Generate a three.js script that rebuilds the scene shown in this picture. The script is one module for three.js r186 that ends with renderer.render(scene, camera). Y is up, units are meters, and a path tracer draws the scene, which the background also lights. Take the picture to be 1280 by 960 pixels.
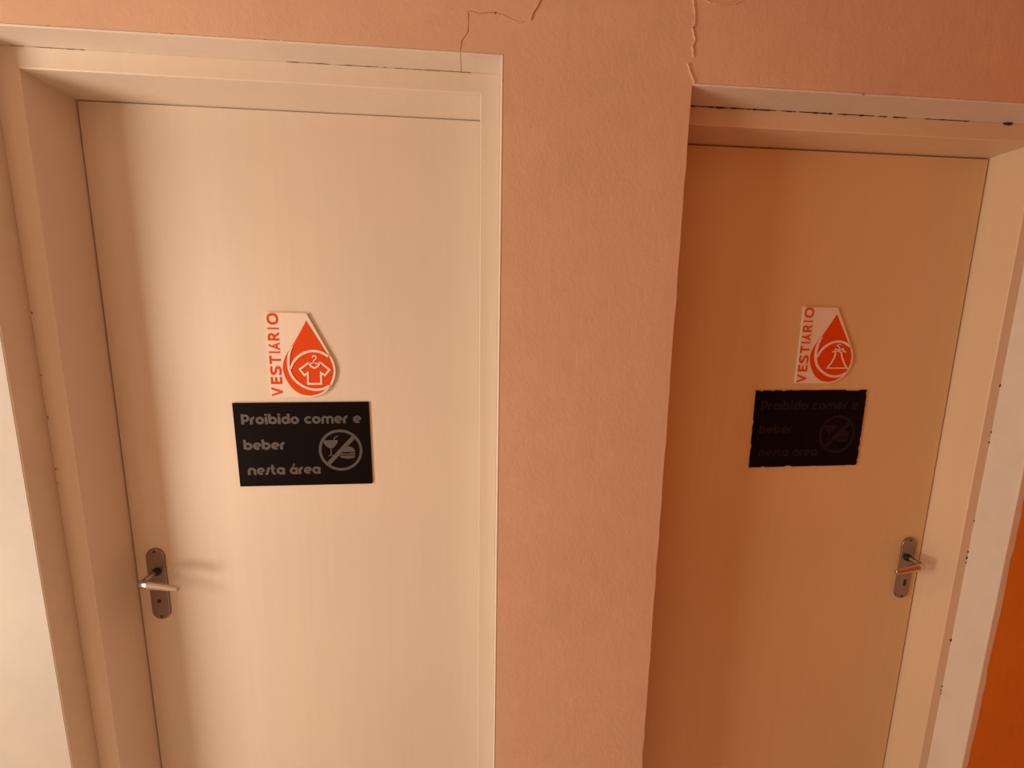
import * as THREE from 'three';
import { RoundedBoxGeometry } from 'three/addons/geometries/RoundedBoxGeometry.js';
import { mergeGeometries } from 'three/addons/utils/BufferGeometryUtils.js';
import { TextGeometry } from 'three/addons/geometries/TextGeometry.js';
import { FontLoader } from 'three/addons/loaders/FontLoader.js';
import { RectAreaLightUniformsLib } from 'three/addons/lights/RectAreaLightUniformsLib.js';

// ---------------------------------------------------------------- camera, light, exposure
RectAreaLightUniformsLib.init();
const scene = new THREE.Scene();
const renderer = new THREE.WebGLRenderer({ antialias: true });
renderer.toneMapping = THREE.LinearToneMapping;
renderer.toneMappingExposure = 1.0;
renderer.shadowMap.enabled = true;
scene.background = new THREE.Color(0.55, 0.6, 0.65);                // dull day outside; the corridor is closed

const camera = new THREE.PerspectiveCamera(87.5, 4 / 3, 0.02, 30);   // wide phone lens held close to the doors
camera.position.set(0, 1.6709, 0.7734);
camera.up.set(-0.0067185, 0.98952953, -0.14417407);
camera.lookAt(0.06724532, 1.6709 - 0.14340389, 0.7734 - 0.98737703);
scene.add(camera);

// daylight from the frosted, sunlit panes of the glazed door at the left end of the corridor
const ROOM = { x0: -1.75, x1: 1.6, z1: 1.6, y1: 2.75 };
const DAY = [                                                         // [z0, z1, y0, y1, intensity] of each lit pane
  [0.48, 1.08, 0.58, 0.98, 18.5],
  [0.48, 1.08, 1.42, 1.98, 13.5],
];
const DAYCOLOR = new THREE.Color(1.0, 0.89, 0.74);
for (const [z0, z1, y0, y1, power] of DAY) {
  const l = new THREE.RectAreaLight(DAYCOLOR, power, z1 - z0, y1 - y0);
  l.position.set(ROOM.x0 + 0.012, (y0 + y1) / 2, (z0 + z1) / 2);
  l.lookAt(ROOM.x1, (y0 + y1) / 2, (z0 + z1) / 2);
  scene.add(l);
}

// ---------------------------------------------------------------- helpers
let seed = 7;
const rnd = () => { seed = (seed * 1664525 + 1013904223) >>> 0; return seed / 4294967296; };
const hash = (x, y, s) => { let h = (x * 374761393 + y * 668265263 + s * 974634777) | 0; h = Math.imul(h ^ (h >>> 13), 1274126177); return ((h ^ (h >>> 16)) >>> 0) / 4294967296; };
function vnoise(x, y, px, py, s) {                                    // tiling value noise
  const x0 = Math.floor(x), y0 = Math.floor(y), fx = x - x0, fy = y - y0, sx = fx * fx * (3 - 2 * fx), sy = fy * fy * (3 - 2 * fy);
  const h = (i, j) => hash(((i % px) + px) % px, ((j % py) + py) % py, s);
  const a = h(x0, y0), b = h(x0 + 1, y0), c = h(x0, y0 + 1), d = h(x0 + 1, y0 + 1);
  return a + (b - a) * sx + (c - a) * sy + (a - b - c + d) * sx * sy;
}
function texture(size, f, srgb, metres) {                             // f(u, v) gives [r, g, b] in 0..1
  const d = new Uint8Array(size * size * 4);
  for (let j = 0; j < size; j++) for (let i = 0; i < size; i++) {
    const c = f(i / size, j / size), k = (j * size + i) * 4;
    for (let n = 0; n < 3; n++) d[k + n] = Math.max(0, Math.min(255, Math.round(c[n] * 255)));
    d[k + 3] = 255;
  }
  const t = new THREE.DataTexture(d, size, size, THREE.RGBAFormat);
  t.wrapS = t.wrapT = THREE.RepeatWrapping; t.magFilter = THREE.LinearFilter; t.minFilter = THREE.LinearMipmapLinearFilter; t.generateMipmaps = true;
  if (srgb) t.colorSpace = THREE.SRGBColorSpace;
  t.repeat.set(1 / metres, 1 / metres); t.needsUpdate = true;
  return t;
}
const grey = (v) => [v, v, v];
function uvMetres(g) {                                                // uv in metres, by the way each face points
  if (g.index) g = g.toNonIndexed();
  if (!g.attributes.normal) g.computeVertexNormals();
  const p = g.attributes.position, uv = new Float32Array(p.count * 2), a = new THREE.Vector3(), b = new THREE.Vector3(), c = new THREE.Vector3();
  for (let i = 0; i < p.count; i += 3) {
    a.fromBufferAttribute(p, i); b.fromBufferAttribute(p, i + 1).sub(a); c.fromBufferAttribute(p, i + 2).sub(a);
    const n = b.cross(c), x = Math.abs(n.x), y = Math.abs(n.y), z = Math.abs(n.z);
    for (let k = i; k < i + 3; k++) {
      const X = p.getX(k), Y = p.getY(k), Z = p.getZ(k);
      uv.set(x > y && x > z ? [Z, Y] : y > z ? [X, Z] : [X, Y], k * 2);
    }
  }
  g.setAttribute('uv', new THREE.BufferAttribute(uv, 2));
  for (const n of Object.keys(g.attributes)) if (!['position', 'normal', 'uv'].includes(n)) g.deleteAttribute(n);
  return g;
}
const box = (x0, x1, y0, y1, z0, z1, r = 0) => {
  const g = r ? new RoundedBoxGeometry(x1 - x0, y1 - y0, z1 - z0, 2, r) : new THREE.BoxGeometry(x1 - x0, y1 - y0, z1 - z0);
  return g.translate((x0 + x1) / 2, (y0 + y1) / 2, (z0 + z1) / 2);
};
const merged = (gs) => mergeGeometries([].concat(gs).map(uvMetres));
function obj(name, gs, material, parent) {
  const m = new THREE.Mesh(merged(gs), material);
  m.name = name; m.castShadow = m.receiveShadow = true;
  (parent ?? scene).add(m);
  return m;
}
const used = {};
const numbered = (n) => { used[n] = (used[n] ?? -1) + 1; return used[n] ? n + '_' + String(used[n]).padStart(3, '0') : n; };
function tag(o, label, category, kind, group) { o.userData = { label }; if (category) o.userData.category = category; if (kind) o.userData.kind = kind; if (group) o.userData.group = group; return o; }
function thing(name, label, category, kind, group) { const g = new THREE.Group(); g.name = numbered(name); scene.add(g); return tag(g, label, category, kind, group); }
const struct = (name, gs, m, label) => tag(obj(name, gs, m), label, null, 'structure');

const V2 = (p) => p.map(([x, y]) => new THREE.Vector2(x, y));
const shape = (p) => new THREE.Shape(V2(p));
const smooth = (p, n = 40, closed = false) => new THREE.CatmullRomCurve3(p.map(([x, y]) => new THREE.Vector3(x, y, 0)), closed, 'centripetal').getPoints(n).map((v) => [v.x, v.y]);
const extrude = (s, depth, bevel = 0, z = 0) => new THREE.ExtrudeGeometry(s, { depth: depth - 2 * bevel, bevelEnabled: bevel > 0, bevelSize: bevel, bevelThickness: bevel, bevelOffset: -bevel, bevelSegments: 2, curveSegments: 24 }).translate(0, 0, z + bevel);
function ribbon(p, w, closed = false) {                                // outline of a pen stroke through points
  const n = p.length, L = [], R = [];
  for (let i = 0; i < n; i++) {
    const a = closed ? p[(i + n - 1) % n] : p[Math.max(0, i - 1)], b = closed ? p[(i + 1) % n] : p[Math.min(n - 1, i + 1)], q = p[i];
    let d1 = [q[0] - a[0], q[1] - a[1]], d2 = [b[0] - q[0], b[1] - q[1]];
    const l1 = Math.hypot(...d1), l2 = Math.hypot(...d2);
    d1 = l1 ? [d1[0] / l1, d1[1] / l1] : null; d2 = l2 ? [d2[0] / l2, d2[1] / l2] : null;
    d1 ??= d2; d2 ??= d1;
    let nx = -(d1[1] + d2[1]), ny = d1[0] + d2[0]; const l = Math.hypot(nx, ny) || 1; nx /= l; ny /= l;
    const cosh = Math.max(0.45, nx * -d1[1] + ny * d1[0]), ww = (typeof w === 'function' ? w(i / (n - 1)) : w) / 2 / cosh;
    L.push([q[0] + nx * ww, q[1] + ny * ww]); R.push([q[0] - nx * ww, q[1] - ny * ww]);
  }
  if (closed) { const s = shape(L); s.holes.push(new THREE.Path(V2(R))); const big = Math.abs(THREE.ShapeUtils.area(V2(L))) > Math.abs(THREE.ShapeUtils.area(V2(R))); if (big) return s; const t = shape(R); t.holes.push(new THREE.Path(V2(L))); return t; }
  return shape([...L, ...R.reverse()]);
}
const arc = (cx, cy, r, a0, a1, n = 18) => Array.from({ length: n + 1 }, (_, i) => { const a = (a0 + (a1 - a0) * i / n) * Math.PI / 180; return [cx + r * Math.cos(a), cy + r * Math.sin(a)]; });
function sweep(pts, radius, flat = 1, seg = 40, ring = 14) {           // tube with a radius that changes along it, closed ends
  const c = new THREE.CatmullRomCurve3(pts.map((p) => new THREE.Vector3(...p)), false, 'centripetal'), fr = c.computeFrenetFrames(seg, false), P = [], I = [];
  const up = new THREE.Vector3(0, 1, 0);
  for (let i = 0; i <= seg; i++) {
    const t = i / seg, q = c.getPointAt(t), T = c.getTangentAt(t), B = new THREE.Vector3().crossVectors(T, up).normalize(), N = new THREE.Vector3().crossVectors(B, T).normalize(), r = radius(t);
    for (let k = 0; k < ring; k++) { const a = k / ring * Math.PI * 2, v = q.clone().addScaledVector(B, Math.cos(a) * r * flat).addScaledVector(N, Math.sin(a) * r); P.push(v.x, v.y, v.z); }
  }
  for (let i = 0; i < seg; i++) for (let k = 0; k < ring; k++) { const a = i * ring + k, b = i * ring + (k + 1) % ring, c2 = a + ring, d = b + ring; I.push(a, b, c2, b, d, c2); }
  for (let k = 1; k < ring - 1; k++) { I.push(0, k + 1, k); const o = seg * ring; I.push(o, o + k, o + k + 1); }
  const g = new THREE.BufferGeometry(); g.setAttribute('position', new THREE.BufferAttribute(new Float32Array(P), 3)); g.setIndex(I); g.computeVertexNormals();
  return g;
}

// ---------------------------------------------------------------- materials
const mottle = (amount, scale, s, tint = [1, 1, 1]) => (u, v) => {
  const n = (vnoise(u * scale, v * scale, scale, scale, s) - 0.5) + 0.6 * (vnoise(u * scale * 3, v * scale * 3, scale * 3, scale * 3, s + 1) - 0.5) + 0.4 * (vnoise(u * scale * 9, v * scale * 9, scale * 9, scale * 9, s + 2) - 0.5);
  const h = vnoise(u * scale * 2, v * scale * 2, scale * 2, scale * 2, s + 5) - 0.5;
  return [0.93 + n * amount * tint[0] + h * amount * 0.15, 0.93 + n * amount * tint[1], 0.93 + n * amount * tint[2] - h * amount * 0.3];
};
const wallTone = texture(512, mottle(0.035, 6, 3), true, 0.9);
const wallRelief = texture(1024, (u, v) => grey(0.45 * vnoise(u * 60, v * 20, 60, 20, 11) + 0.3 * vnoise(u * 150, v * 90, 150, 90, 12) + 0.25 * vnoise(u * 330, v * 260, 330, 260, 13)), false, 0.8);
const enamelTone = texture(512, (u, v) => { const s = vnoise(u * 90, v * 4, 90, 4, 21) - 0.5, b = vnoise(u * 5, v * 5, 5, 5, 22) - 0.5, c = vnoise(u * 200, v * 9, 200, 9, 23) - 0.5; const k = 0.95 + 0.008 * s + 0.03 * b + 0.006 * c; return [k, k - 0.004 - 0.01 * b, k - 0.008 - 0.02 * b]; }, true, 1.1);
const enamelRelief = texture(512, (u, v) => grey(0.6 * vnoise(u * 120, v * 5, 120, 5, 31) + 0.4 * vnoise(u * 40, v * 30, 40, 30, 32)), false, 0.7);
const paintRelief = texture(512, (u, v) => grey(0.5 * vnoise(u * 18, v * 12, 18, 12, 41) + 0.5 * vnoise(u * 60, v * 50, 60, 50, 42)), false, 0.5);
const std = (o) => new THREE.MeshStandardMaterial(o);
const lin = (r, g, b) => new THREE.Color().setRGB(r, g, b);
const M = {
  wall: std({ color: lin(0.82, 0.51, 0.35), roughness: 0.5, map: wallTone, bumpMap: wallRelief, bumpScale: 0.00045 }),
  pale: std({ color: lin(0.56, 0.475, 0.40), roughness: 0.6, map: wallTone, bumpMap: paintRelief, bumpScale: 0.0003 }),
  orange: std({ color: lin(0.80, 0.24, 0.014), roughness: 0.6, map: wallTone, bumpMap: wallRelief, bumpScale: 0.00045 }),
  reveal: std({ color: lin(0.85, 0.72, 0.60), roughness: 0.5, map: wallTone, bumpMap: paintRelief, bumpScale: 0.0004 }),
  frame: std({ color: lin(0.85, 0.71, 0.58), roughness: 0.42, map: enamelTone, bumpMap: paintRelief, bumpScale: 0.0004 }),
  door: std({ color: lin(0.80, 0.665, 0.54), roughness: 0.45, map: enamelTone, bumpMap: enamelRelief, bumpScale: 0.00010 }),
  opposite: std({ color: lin(0.82, 0.61, 0.42), roughness: 0.8, map: wallTone }),
  frame2: std({ color: lin(0.84, 0.60, 0.40), roughness: 0.42, map: enamelTone, bumpMap: paintRelief, bumpScale: 0.0004 }),  // cream frame tinted peach: the orange shade is put into its colour
  door2: std({ color: lin(0.82, 0.55, 0.29), roughness: 0.45, map: enamelTone, bumpMap: enamelRelief, bumpScale: 0.0001 }),  // cream leaf tinted tan, standing in for the warm shade on it
  ceiling: std({ color: lin(0.85, 0.72, 0.58), roughness: 0.9, map: wallTone }),
  floor: std({ color: lin(0.80, 0.74, 0.68), roughness: 0.5, map: wallTone }),
  gap: std({ color: lin(0.045, 0.018, 0.010), roughness: 0.9 }),
  seam: std({ color: lin(0.16, 0.075, 0.04), roughness: 0.9 }),
  crack: std({ color: lin(0.40, 0.18, 0.10), roughness: 0.9 }),
  metal: std({ color: lin(0.56, 0.47, 0.43), roughness: 0.24, metalness: 1 }),
  plate: std({ color: lin(0.31, 0.235, 0.205), roughness: 0.34, metalness: 1 }),
  screw: std({ color: lin(0.13, 0.095, 0.08), roughness: 0.45, metalness: 1 }),
  dark: std({ color: lin(0.012, 0.008, 0.006), roughness: 0.6 }),
  white: std({ color: lin(0.84, 0.68, 0.57), roughness: 0.4 }),
  red: new THREE.MeshPhysicalMaterial({ color: lin(0.74, 0.066, 0.0012), roughness: 0.6, specularIntensity: 0.3 }),
  black: new THREE.MeshPhysicalMaterial({ color: lin(0.006, 0.003, 0.0025), roughness: 0.4, specularIntensity: 0.08 }),
  print: std({ color: lin(0.07, 0.050, 0.040), roughness: 0.55 }),
  printDark: new THREE.MeshPhysicalMaterial({ color: lin(0.016, 0.010, 0.008), roughness: 0.55, specularIntensity: 0.2 }),  // darker lettering colour for the chipped notice
  pane: std({ color: lin(0.7, 0.68, 0.62), roughness: 0.6, emissive: DAYCOLOR, emissiveIntensity: 3 }),
};

// ---------------------------------------------------------------- the wall with its two door openings
const L = { x0: -0.8543, x1: 0.025, y: 2.1351, zf: -0.05, zd: -0.148, dx0: -0.8122, dx1: -0.0122, dy: 2.10 };
const R = { x0: 0.3701, x1: 1.1856, y: 2.107, zf: -0.065, zd: -0.1431, dx0: 0.395, dx1: 1.1611, dy: 2.0724 };
const WT = 0.22, LIN = 0.004, XM = 1.2022;                             // wall thickness, thickness of the white paint and filler in the reveals
const wobble = (x, y, a, s) => { seed = s; const out = []; const n = Math.max(2, Math.round(Math.abs(y[1] - y[0]) / 0.035)); for (let i = 0; i <= n; i++) out.push([x + (i && i < n ? (rnd() - 0.5) * a : 0), y[0] + (y[1] - y[0]) * i / n]); return out; };
{
  const o = [[-1.95, 0], [L.x0 - LIN, 0], [L.x0 - LIN, L.y + LIN], [L.x1 + LIN, L.y + LIN], [L.x1 + LIN, 0],
    ...wobble(R.x0, [0, R.y + LIN], 0.0022, 5), ...[[R.x1 + LIN, R.y + LIN], [R.x1 + LIN, 0]], [1.95, 0], [1.95, ROOM.y1 + 0.15], [-1.95, ROOM.y1 + 0.15]];
  const w = struct('wall_back', extrude(shape(o), WT, 0, -WT), M.wall, 'salmon plaster wall with fine cracks around the two door openings');
  // white paint on the wall beside the left opening, orange paint beyond the right one
  const coat = (pts, t) => extrude(shape(pts), t, 0, 0);
  obj('white_paint', coat([[-1.75, 0], [L.x0 - 0.002, 0], [L.x0 - 0.002, L.y], [-1.75, L.y]], 0.0012), M.pale, w).userData.label = 'cream white paint left of the left door';
  obj('white_paint_edge', coat([[R.x1 + 0.0015, 0], ...wobble(XM, [0, R.y], 0.0048, 9), [R.x1 + 0.0015, R.y]], 0.0012), M.reveal, w).userData.label = 'narrow white painted edge right of the right door';
  obj('orange_paint', coat([...wobble(XM - 0.001, [0, R.y + 0.02], 0.0042, 9), [1.6, R.y + 0.02], [1.6, 0]], 0.0008), M.orange, w).userData.label = 'deep orange paint right of the right door';
  obj('orange_bounce_return', box(R.x0 - 0.001, R.x0 + 0.0006, 0.001, R.y - 0.001, R.zf, -0.0015), M.orange, w);  // unseen orange coat, added to throw an orange glow on the right door
  // hairline cracks and lifted paint
  const crack = (name, p, wd, m, h, s) => { seed = s; const q = []; for (let i = 0; i < p.length - 1; i++) { const n = Math.max(2, Math.round(Math.hypot(p[i + 1][0] - p[i][0], p[i + 1][1] - p[i][1]) / 0.006)); for (let k = 0; k < n; k++) q.push([p[i][0] + (p[i + 1][0] - p[i][0]) * k / n + (rnd() - 0.5) * 0.0022, p[i][1] + (p[i + 1][1] - p[i][1]) * k / n + (rnd() - 0.5) * 0.0016]); } q.push(p[p.length - 1]); return obj(name, extrude(ribbon(q, wd), h, 0, 0), m, w); };
  const A = [[-0.0332, 2.2016], [-0.0318, 2.1723], [-0.0441, 2.1543], [-0.0469, 2.1352]];
  crack('crack', A, (t) => 0.0011 + 0.0005 * Math.sin(t * 19), M.crack, 0.0004, 3);
  crack('crack', [[-0.0291, 2.2019], [-0.0127, 2.1992], [0.0146, 2.2034], [0.0243, 2.1991]], 0.0007, M.crack, 0.0004, 4);
  obj('chip', extrude(shape(arc(0.0135, 2.2015, 0.0015, 0, 330, 7)), 0.0005, 0, 0), M.seam, w);
  crack('crack', [[0.0914, 2.2265], [0.0807, 2.2099], [0.0742, 2.1935]], 0.0016, M.wall, 0.0022, 5);
  crack('crack', [[0.0634, 2.191], [0.0525, 2.1885], [0.04, 2.193], [0.0243, 2.1991]], 0.0012, M.wall, 0.0012, 15);
  crack('crack', [[0.3603, 2.2435], [0.3651, 2.2212], [0.3664, 2.2061], [0.3626, 2.1982], [0.3685, 2.1807], [0.3652, 2.1676], [0.3694, 2.1523]], 0.0018, M.wall, 0.0022, 6);
  crack('crack', [[0.3625, 2.2205], [0.3675, 2.206], [0.365, 2.195], [0.3698, 2.1807], [0.3666, 2.1676]], 0.0008, M.crack, 0.0004, 16);
  crack('crack', [[0.3585, 2.1413], [0.366, 2.127], [0.3735, 2.110]], 0.0020, M.wall, 0.0022, 7);
  crack('crack', [[0.3806, 2.2447], [0.3912, 2.2404], [0.403, 2.2399], [0.4396, 2.2422], [0.4508, 2.2479]], 0.0016, M.wall, 0.0016, 8);
  [[-0.7095, 0.003], [-0.5382, 0.002], [-0.5195, 0.0028], [-0.4475, 0.0016], [-0.3707, 0.0022], [-0.3448, 0.0034]].forEach(([x, r], i) => { seed = 40 + i; obj('chip', extrude(shape(arc(x, L.y + 0.0025, 1, 0, 340, 9).map(([a, b]) => [x + (a - x) * r * (0.7 + 0.6 * rnd()), L.y + 0.0028 + (b - L.y - 0.0025) * 0.0012 * (0.7 + 0.6 * rnd())])), 0.0005, 0, 0), i % 2 ? M.white : M.crack, w); });
  [[0.6, 0.003], [0.7, 0.0022], [0.79, 0.003], [0.88, 0.0024], [0.95, 0.003]].forEach(([x, r], i) => { seed = 60 + i; obj('chip', extrude(shape(arc(0, 0, 1, 0, 340, 9).map(([a, b]) => [x + a * r * (0.7 + 0.6 * rnd()), R.y + 0.0015 + b * 0.0016 * (0.7 + 0.6 * rnd())])), 0.0008, 0, 0), i === 1 ? M.crack : M.white, w); });
}
// white painted filler lining the reveals of each opening
function lining(name, o, left, label) {
  const p = [[o.x0 - (left ? LIN : 0), 0], [o.x0 - (left ? LIN : 0), o.y + (left ? LIN : 0)], [o.x1 + LIN, o.y + (left ? LIN : 0)], [o.x1 + LIN, 0], [o.x1, 0], [o.x1, o.y], [o.x0, o.y], [o.x0, 0]];
  const q = left ? p : [[o.x0, o.y + LIN], [o.x1 + LIN, o.y + LIN], [o.x1 + LIN, 0], [o.x1, 0], [o.x1, o.y], [o.x0, o.y]];
  return struct(name, extrude(shape(q), WT - 0.02, 0.0018, -WT + 0.0206), M.reveal, label);
}
const lin1 = lining('trim_1', L, true, 'white painted reveal around the left door opening');
const lin2 = lining('trim_2', R, false, 'white painted reveal around the right door opening');

obj('crack', [box(-0.0468, -0.0460, L.y - 0.0003, L.y + 0.001, -0.020, -0.001), box(-0.0473, -0.0466, L.y - 0.0003, L.y + 0.001, -0.036, -0.019), box(-0.0480, -0.0471, L.y - 0.0003, L.y + 0.001, -0.050, -0.035)], M.crack, lin1);

// ---------------------------------------------------------------- doors
function sliver(x0, x1, y0, z0, th, s) {                               // broken dark gap between filler and frame head
  seed = s; const out = []; let x = x0;
  while (x < x1) { const l = 0.004 + rnd() * rnd() * 0.02, e = Math.min(x1, x + l), t = th * (0.3 + 1.1 * rnd()); out.push(box(x, e, y0 - t, y0 + 0.0006, z0 - 0.001, z0 + t)); x = e + (rnd() < 0.16 ? rnd() * 0.018 : 0); }
  return out;
}
function handle(door, x, y, z, dir, round, k = 1, off = 0.053, len = 1) {
  const w = 0.0203 * k, h = 0.090 * k - w;
  const o = [...arc(0, h, w, 0, 180, 16), ...arc(0, -h, w, 180, 360, 16)];
  const plate = obj('handle_plate', extrude(shape(o), 0.0045, 0.0015, 0).translate(x, y, z), M.plate, door);
  plate.userData.label = 'worn chrome backplate';
  for (const s of [1, -1]) {
    const sc = obj('screw', new THREE.CylinderGeometry(0.0032, 0.0036, 0.0016, 14).rotateX(Math.PI / 2).translate(x, y + s * 0.0825 * k, z + 0.0047), M.screw, plate);
    obj('screw', box(x - 0.0028, x + 0.0028, y + s * 0.0825 * k - 0.0004, y + s * 0.0825 * k + 0.0004, z + 0.0050, z + 0.0057), M.dark, plate).name = 'screw_slot';
  }
  const ky = y - 0.0425 * k;
  const hole = round ? shape(arc(0, 0, 0.0046, 0, 345, 18)) : shape([...arc(0, 0.006, 0.0036, 0, 180, 10), ...arc(0, -0.006, 0.0036, 180, 360, 10)]);
  obj('keyhole', extrude(hole, 0.0008, 0, 0).translate(x - (round ? 0.001 : -0.003), ky, z + 0.0043), M.dark, plate);
  const sy = y + 0.0325 * k;
  obj('collar', new THREE.CylinderGeometry(0.0088, 0.0098, 0.005, 24).rotateX(Math.PI / 2).translate(x + 0.001 * dir, sy, z + 0.007), M.dark, plate);
  const lever = obj('handle', [sweep([[x, sy, z + 0.006], [x, sy, z + 0.022], [x + 0.000 * dir, sy, z + off - 0.012], [x + 0.003 * dir, sy + 0.001, z + off - 0.003], [x + 0.012 * dir, sy + 0.001, z + off], [x + 0.033 * dir, sy - 0.003, z + off], [x + 0.060 * len * dir, sy - 0.009, z + off - 0.001], [x + 0.082 * len * dir, sy - 0.0145, z + off - 0.003]],
    (t) => t < 0.3 ? 0.0066 : t < 0.5 ? 0.0066 + (t - 0.3) * 0.016 : 0.0098 - (t - 0.5) * 0.0085 - (t > 0.985 ? 0.0015 : 0), 0.85, 60, 16)], M.metal, door);
  lever.userData.label = 'polished chrome lever';
}
function makeDoor(name, o, leftHandle, label) {
  const d = thing(name, label, null, 'structure');
  const zb = -0.205, g = 0.0028;
  // frame: jambs and head with a narrow face and a deep inner side against which the leaf closes
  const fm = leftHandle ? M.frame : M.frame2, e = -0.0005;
  if (leftHandle) {
    const u = [[o.x0 + e, 0], [o.x0 + e, o.y - e], [o.x1 - e, o.y - e], [o.x1 - e, 0], [o.dx1, 0], [o.dx1, o.dy], [o.dx0, o.dy], [o.dx0, 0]];
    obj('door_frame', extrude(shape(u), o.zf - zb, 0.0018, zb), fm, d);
  } else {
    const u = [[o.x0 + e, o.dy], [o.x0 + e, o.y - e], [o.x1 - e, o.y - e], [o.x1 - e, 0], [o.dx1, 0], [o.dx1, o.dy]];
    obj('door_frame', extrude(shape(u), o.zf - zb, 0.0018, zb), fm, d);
    obj('jamb', box(o.x0 + e, o.dx0, 0, o.dy - e, zb, o.zf, 0.0022), M.orange, d).userData.label = 'unseen jamb made orange to cast a glow on the leaf';  // hidden jamb given orange to redden the leaf beside it
  }
  // dark rebate behind the gap around the leaf
  obj('rebate', [box(o.dx0, o.dx0 + 0.012, 0.004, o.dy, zb + 0.002, o.zd - 0.036), box(o.dx1 - 0.012, o.dx1, 0.004, o.dy, zb + 0.002, o.zd - 0.036), box(o.dx0, o.dx1, o.dy - 0.012, o.dy, zb + 0.002, o.zd - 0.036)], M.gap, d);
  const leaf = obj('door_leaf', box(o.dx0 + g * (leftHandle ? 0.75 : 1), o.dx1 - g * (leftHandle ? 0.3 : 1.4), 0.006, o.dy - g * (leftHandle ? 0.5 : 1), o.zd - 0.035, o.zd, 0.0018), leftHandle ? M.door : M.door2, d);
  return d;
}
const door1 = makeDoor('door_1', L, true, 'left cream door with lever handle on its left edge and a shirt sign');
const door2 = makeDoor('door_2', R, false, 'right cream door, tinted tan for its warm shade, with lever handle on its right edge and a dress sign');
handle(door1, -0.7635, 1.0560, L.zd, 1, true);
handle(door2, 1.1185, 1.0510, R.zd, -1, false, 0.97, 0.047, 0.93);
obj('crack', sliver(-0.36, -0.03, L.y, L.zf, 0.0006, 71), M.seam, door1);
obj('crack', sliver(-0.82, -0.70, L.y, L.zf, 0.0006, 72), M.seam, door1);
obj('crack', sliver(R.x0 + 0.002, 0.86, R.y - 0.0004, R.zf, 0.0014, 73), M.gap, door2);
obj('crack', sliver(0.90, 1.00, R.y - 0.0004, R.zf, 0.0009, 74), M.gap, door2);
obj('crack', sliver(1.075, 1.092, R.y - 0.0004, R.zf, 0.0034, 75), M.gap, door2);
const speck = (door, x, y, z, r, s, m) => { seed = s; return obj('chip', extrude(shape(arc(0, 0, 1, 0, 335, 8).map(([a, b]) => [a * r * (0.6 + 0.5 * rnd()), b * r * (0.9 + 0.8 * rnd())])), 0.0012, 0, -0.0006).translate(x, y, z), m, door); };
[[1.6805, 0.0017], [1.5622, 0.0016], [1.4788, 0.0016], [1.3746, 0.0019], [1.3446, 0.0013]].forEach(([y, r], i) => speck(door1, -0.8510, y, L.zf, r, 80 + i, M.crack));
[[1.5531, 0.0026], [1.4431, 0.0019], [1.4179, 0.0019], [1.2218, 0.0016], [1.1404, 0.0022], [1.1250, 0.0026], [1.112, 0.0018], [0.9001, 0.0036], [0.7666, 0.0018], [0.755, 0.0016], [0.7454, 0.0018]].forEach(([y, r], i) => speck(door2, R.x1 - 0.0015, y, R.zf, r, 90 + i, M.gap));

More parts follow.
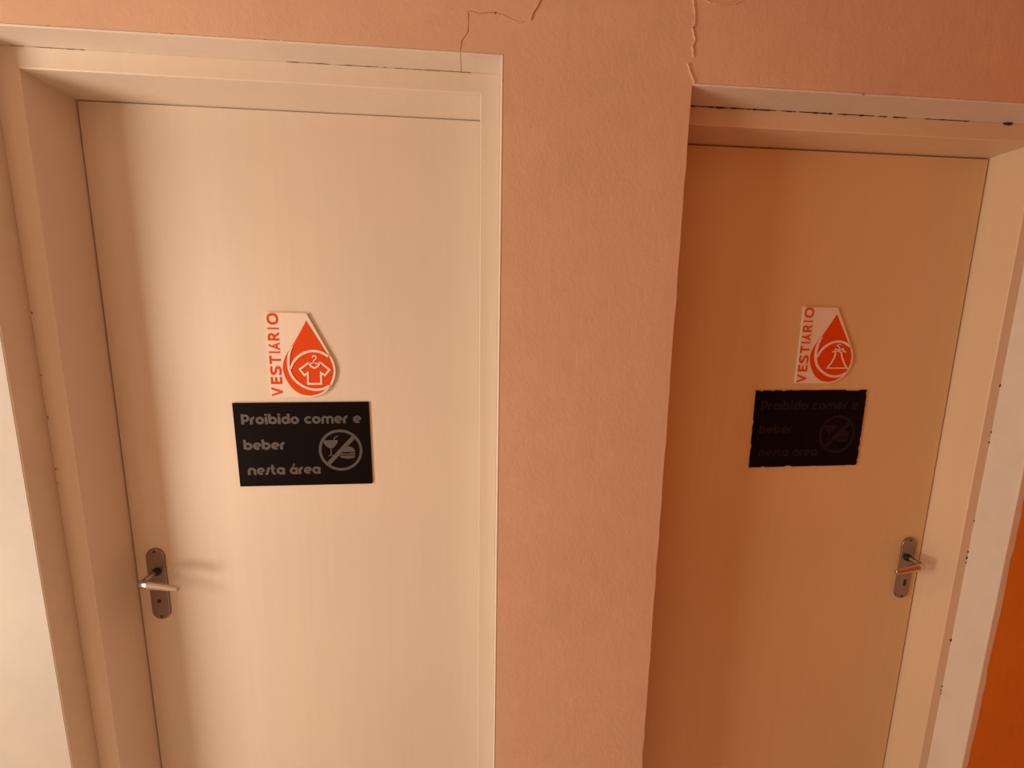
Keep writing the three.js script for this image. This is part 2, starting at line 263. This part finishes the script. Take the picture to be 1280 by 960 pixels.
// ---------------------------------------------------------------- changing-room signs (drop shape, red on white)
const font = await new FontLoader().loadAsync('fonts/droid/droid_sans_regular.typeface.json');
const mm = (g) => g.scale(0.001, 0.001, 1);
function dropSign(label, x, y, z, k, picture) {
  const t = thing('changing_room_sign', label, 'sign'); t.position.set(x, y, z); t.scale.set(k, k, 1);
  const right = smooth([[82.9, -1], [104, -42], [125.7, -84.1], [136.2, -106.4], [139.6, -127], [134.8, -149], [123.9, -167.2], [105.7, -181], [84, -187]], 60);
  obj('plate', mm(extrude(shape([[-2.5, -0.5], ...right, [-2.5, -187]]), 0.0050, 0.0004, 0)), M.white, t);
  const left = smooth([[84, -183.4], [63.3, -180.1], [46.6, -168.8], [33.7, -149.7], [27.2, -130], [27.2, -114], [32.2, -98.4], [38.5, -87]], 40);
  const rr = smooth([[82.1, -16.8], [101, -50], [120.3, -84.1], [131.0, -106.3], [134.6, -127], [129.6, -148], [119.7, -165.0], [103.7, -177.6], [84, -183.4]], 60);
  obj('red_drop', mm(extrude(shape([...rr, ...left.slice(1), [49.1, -72.9], [66, -45]]), 0.0008, 0, 0.0048)), M.red, t);
  const s1 = smooth([[51.5, -73.2], [46.1, -81.6], [42.0, -92.7], [39.8, -108], [40.8, -125.0], [47.1, -141.8], [59.3, -155.2], [76.1, -165.3], [93.3, -169.2], [110.8, -167.4], [125.3, -160.5]], 60);
  const s2 = smooth([[43.2, -123], [51.3, -107.1], [63.9, -93.7], [78.3, -85.7], [94.6, -82.7], [110.6, -85.4], [126, -94.1]], 50);
  obj('swirl', [mm(extrude(ribbon(s1, (u) => 1.6 + 3.8 * Math.min(1, u * 5)), 0.0020, 0, 0.0050)), mm(extrude(ribbon(s2, (u) => 3.4 + 1.9 * Math.min(1, u * 4)), 0.0020, 0, 0.0050))], M.white, t);
  obj('picture', picture().map(([p, w, c]) => mm(extrude(ribbon(p, w, c), 0.0018, 0, 0.0050))), M.white, t);
  // VESTIÁRIO up the left edge
  const spans = [['V', -185, -165], ['E', -157.5, -141.5], ['S', -137.5, -117], ['T', -112.5, -94.5], ['I', -88.5, -85], ['Á', -81.5, -65.5], ['R', -61, -43], ['I', -36.5, -33], ['O', -26.5, -1.8]];
  const text = spans.map(([c, a, b]) => {
    if (c === 'I') return mm(box(-1, 22.5, a, b, 0, 0.0009)).translate(0, 0, 0.0050);
    const g = new TextGeometry(c, { font, size: 10, depth: 0.0009, curveSegments: 8, bevelEnabled: true, bevelSize: 0.32, bevelThickness: 0.0001, bevelSegments: 1 }); g.computeBoundingBox();
    const bb = g.boundingBox, h = c === 'Á' ? 23 : 23.5;
    g.translate(-bb.min.x, -bb.min.y, 0); g.scale((b - a) / (bb.max.x - bb.min.x), h / (bb.max.y - bb.min.y), 1);
    return mm(g.rotateZ(Math.PI / 2).translate(22.5, a, 0)).translate(0, 0, 0.0050);
  });
  obj('lettering', text, M.red, t);
  return t;
}
const shirt = () => [
  [[[84.6, -107.9], [63.3, -123.7], [72.9, -137.1], [80.2, -131.2], [79.6, -156.2], [108.1, -156.0], [108.6, -131], [116.7, -136.7], [127.7, -124.2], [107.3, -107.0]], 4.2],
  [smooth([[84.6, -107.9], [87.4, -116.1], [94.3, -120.1], [102.5, -116.4], [107.3, -107.0]], 20), 3.9],
  [smooth([[91.6, -97.8], [94.0, -93.6], [97.7, -93.3], [100.1, -96.6], [98.1, -101.0], [94.1, -104.0], [93.4, -109.3]], 24), 2.5],
  [[[86.6, -111.2], [93.4, -108.4], [102.8, -111.0]], 2.3]];
const dress = () => [
  [[[91.1, -110], [90, -120.5], [84.2, -134], [74.1, -148.3], [126, -148], [117.2, -136], [110.2, -122.5], [106.2, -111]].map(([x, y]) => [x, y]), 2.9],
  [[[81.8, -108.5], [88.8, -107], [90.5, -101.2], [96.7, -103.5], [100.6, -105.5], [103.8, -103], [108.2, -99.8], [112.1, -105.5], [117.7, -108.8]], 2.7],
  [[[88, -109], [97, -106], [104, -109.5], [112, -107]], 1.8],
  [smooth([[104, -90.8], [96.4, -89.6], [93.2, -92.4], [98, -95.9], [100.1, -100], [100.5, -105]], 24), 1.8]];
dropSign('white drop-shaped sign with red print and a shirt on a hanger, on the left door', -0.4735, 1.6915, L.zd + 0.0002, 1, shirt);
dropSign('white drop-shaped sign with red print and a dress on a hanger, on the right door', 0.7505, 1.7269, R.zd + 0.0002, 0.972, dress);

// ---------------------------------------------------------------- black notices
const W = 0.27;
const ring = (cx = 0.5) => [arc(cx, 0.5, 0.345, 0, 352, 30), 0.31, true];
const GLYPHS = {
  P: [0.98, [[[0.16, 0], [0.16, 1.34]], 0.31], [[[0.1, 1.19], [0.46, 1.19], ...arc(0.46, 0.84, 0.35, 88, -88, 12), [0.1, 0.49]], 0.29]],
  r: [0.66, [[[0.16, 0], [0.16, 0.5], ...arc(0.52, 0.5, 0.36, 172, 85, 8)], 0.31]],
  o: [1.06, ring()],
  i: [0.40, [[[0.16, 0], [0.16, 1]], 0.31], [[[0.16, 1.12], [0.16, 1.38]], 0.31]],
  b: [1.06, ring(), [[[0.155, 0.1], [0.155, 1.36]], 0.31]],
  d: [1.06, ring(), [[[0.845, 0.1], [0.845, 1.36]], 0.31]],
  c: [0.90, [arc(0.5, 0.5, 0.345, 48, 312, 22), 0.31]],
  m: [1.50, [[[0.155, 0], [0.155, 0.6], ...arc(0.45, 0.6, 0.27, 175, 5, 10), [0.73, 0]], 0.27], [[[0.73, 0.5], ...arc(1.02, 0.6, 0.27, 175, 5, 10), [1.30, 0]], 0.27]],
  e: [1.02, [arc(0.5, 0.5, 0.345, 0, 305, 26), 0.30], [[[0.3, 0.47], [0.86, 0.47]], 0.17]],
  n: [1.06, [[[0.155, 0], [0.155, 0.52], ...arc(0.5, 0.52, 0.345, 175, 5, 12), [0.845, 0]], 0.31]],
  s: [0.70, [[[0.0, 0.13], [0.2, 0.13], [0.42, 0.86], [0.62, 0.86]], 0.27]],
  t: [0.66, [[[0.2, 1.34], [0.2, 0.45], ...arc(0.52, 0.45, 0.32, 185, 275, 8)], 0.29], [[[0.0, 0.88], [0.52, 0.88]], 0.22]],
  a: [1.06, ring(), [[[0.845, 0], [0.845, 0.92]], 0.31]],
  ' ': [0.52],
};
GLYPHS['á'] = [...GLYPHS.a, [[[0.42, 1.12], [0.66, 1.42]], 0.2]];
function word(text, x0, x1, y, xh, z) {
  const total = [...text].reduce((s, c) => s + GLYPHS[c][0], 0), k = (x1 - x0) / total, out = []; let x = x0;
  for (const c of text) { const [adv, ...st] = GLYPHS[c]; st.forEach(([p, w, closed], i) => out.push(mm(extrude(ribbon(p, w, closed), 0.0003 + 0.00002 * i, 0, z).scale(k, xh, 1).translate(x, y, 0)))); x += adv * k; }
  return out;
}
function notice(label, x, y, z, k, turn, shear, ink, worn) {
  const t = thing('black_notice', label, 'sign'); t.position.set(x, y, z); t.rotation.z = turn; t.scale.set(k * (worn ? 0.99 : 1), k * (worn ? 1.022 : 1), 1);
  seed = worn ? 401 : 400;
  const edge = (a, b, n, amp) => Array.from({ length: n }, (_, i) => { const u = i / n, bite = worn && rnd() < 0.25 ? rnd() * amp * 3.6 : 0; const nx = (b[1] - a[1]), ny = -(b[0] - a[0]), l = Math.hypot(nx, ny), j = (rnd() - 0.5) * amp * 0.5 + bite; return [a[0] + (b[0] - a[0]) * u - nx / l * j * (i ? 1 : 0), a[1] + (b[1] - a[1]) * u - ny / l * j * (i ? 1 : 0)]; });
  const w = 298, h = 195.5, c = worn ? 0.9 : 0.15;
  const o = worn ? [...edge([0, 0], [0, -h - 1], 22, c), ...edge([0, -h - 1], [290, -h], 40, c), [291, -h], [295, -h + 2], [296, -h + 10], [294, -h + 14], [296, -h + 18], ...edge([w - 1, -h + 22], [w, 0], 22, c), ...edge([w, 0], [0, 0], 40, c)].map(([a, b]) => [a, b])
    : [[0, 0], [0, -h], [w - 2, -h], [w, -h + 2], [w, -1.5], [w - 1.5, 0]];
  obj('panel', mm(extrude(shape(o), 0.003, 0.0003, 0)), M.black, t);
  const Z = 0.0030;
  obj('lettering', word('Proibido comer e', 16, 281, -49.5, 17.6, Z), ink, t);
  obj('lettering', word('beber', 16, 108.5, -109, 17.6, Z), ink, t);
  obj('lettering', word('nesta área', 20, 183, -168.5, 17.6, Z), ink, t);
  const cx = 230, cy = -113;
  const S = (p, w2, cl, t2 = 0.0003) => mm(extrude(ribbon(p, w2, cl), t2, 0, Z)), F = (p) => mm(extrude(shape(p), 0.0003, 0, Z));
  obj('prohibition_ring', [S(arc(cx, cy, 46, 0, 357, 70), 6, true), S([[cx - 31, cy - 34], [cx + 32, cy + 32]], 9.5, false, 0.0006)], ink, t);
  obj('wine_glass', [F([...[[191.5, -89], [225, -89], [223.5, -95], [220, -101], [215, -106], [208.5, -109.5], [202, -106], [196.5, -101], [193, -95]]].reverse()), S([[208.5, -108], [208.4, -118], [207.8, -124]], 2.6), F([[200, -127.5], [204, -124.5], [211.5, -124.2], [215.5, -126.5], [208, -125.6]].reverse()), S([[216, -89], [219, -82.5], [226, -78.5]], 2.2)], ink, t);
  const bun = smooth([[240, -108], [248, -104.5], [256, -106.5], [261.5, -112], [262, -118]], 20);
  obj('burger', [F([...bun.reverse(), [235, -117.5]].reverse()), S([[229, -121.5], [245, -123.4], [262.5, -121]], 3.2), F([[227, -125.5], [245, -127], [262.5, -125], [260, -131.5], [245, -134], [230, -131]].reverse()), F([[221, -118], [224, -113], [230, -109], [233, -112], [226, -120]].reverse())], ink, t);
  return t;
}
notice('clean black rectangular notice with grey lettering, below the shirt sign on the left door', -0.5628, 1.4903, L.zd + 0.0002, 1, 0.014, 0, M.print, false);
notice('chipped black notice with barely readable lettering, below the dress sign on the right door', 0.6530, 1.5262, R.zd + 0.0002, 0.962, 0.012, 0, M.printDark, true);

// ---------------------------------------------------------------- rest of the corridor (behind and beside the camera)
struct('floor', box(ROOM.x0 - 0.2, ROOM.x1 + 0.2, -0.1, 0, -WT, ROOM.z1 + 0.2), M.floor, 'pale floor of the corridor');
struct('ceiling', box(ROOM.x0 - 0.2, ROOM.x1 + 0.2, ROOM.y1, ROOM.y1 + 0.15, 0.001, ROOM.z1 + 0.2), M.ceiling, 'pale ceiling of the corridor');
const wf = struct('wall_front', box(ROOM.x0 - 0.2, ROOM.x1 + 0.2, 0, ROOM.y1, ROOM.z1, ROOM.z1 + 0.2), M.opposite, 'wall opposite the two doors, cream, its right half made orange to tint the bounced light');
obj('orange_paint', box(0.25, ROOM.x1, 0, ROOM.y1, ROOM.z1 - 0.0012, ROOM.z1 + 0.01), M.orange, wf);  // unseen orange half, put in to redden light bounced to the right
struct('wall_right', box(ROOM.x1, ROOM.x1 + 0.2, 0, ROOM.y1, 0.002, ROOM.z1), M.orange, 'orange end wall of the corridor');
const wl = ROOM.x0, wz0 = 0.38, wz1 = 1.18, wy1 = 2.36;
struct('wall_left', [box(wl - 0.2, wl, 0, ROOM.y1, 0.002, wz0), box(wl - 0.2, wl, wy1, ROOM.y1, wz0, ROOM.z1), box(wl - 0.2, wl, 0, wy1, wz1, ROOM.z1)], M.wall, 'end wall of the corridor with a glazed door');
{
  const d = thing('window_1', 'glazed door of frosted daylit panes at the left end of the corridor', null, 'structure');
  const zs = [wz0, DAY[0][0], DAY[0][1], wz1], ys = [0.0, DAY[0][2], DAY[0][3], DAY[1][2], DAY[1][3], wy1];
  obj('window_frame', [box(wl - 0.06, wl - 0.005, 0, wy1, zs[0], zs[1]), box(wl - 0.06, wl - 0.005, 0, wy1, zs[2], zs[3]), ...[[0, 1], [2, 3], [4, 5]].map(([a, b]) => box(wl - 0.06, wl - 0.005, ys[a], ys[b], zs[1], zs[2]))], M.frame, d);
  for (const [z0, z1, y0, y1] of DAY) obj('pane', box(wl - 0.03, wl - 0.022, y0, y1, z0, z1), M.pane, d);
}

renderer.render(scene, camera);
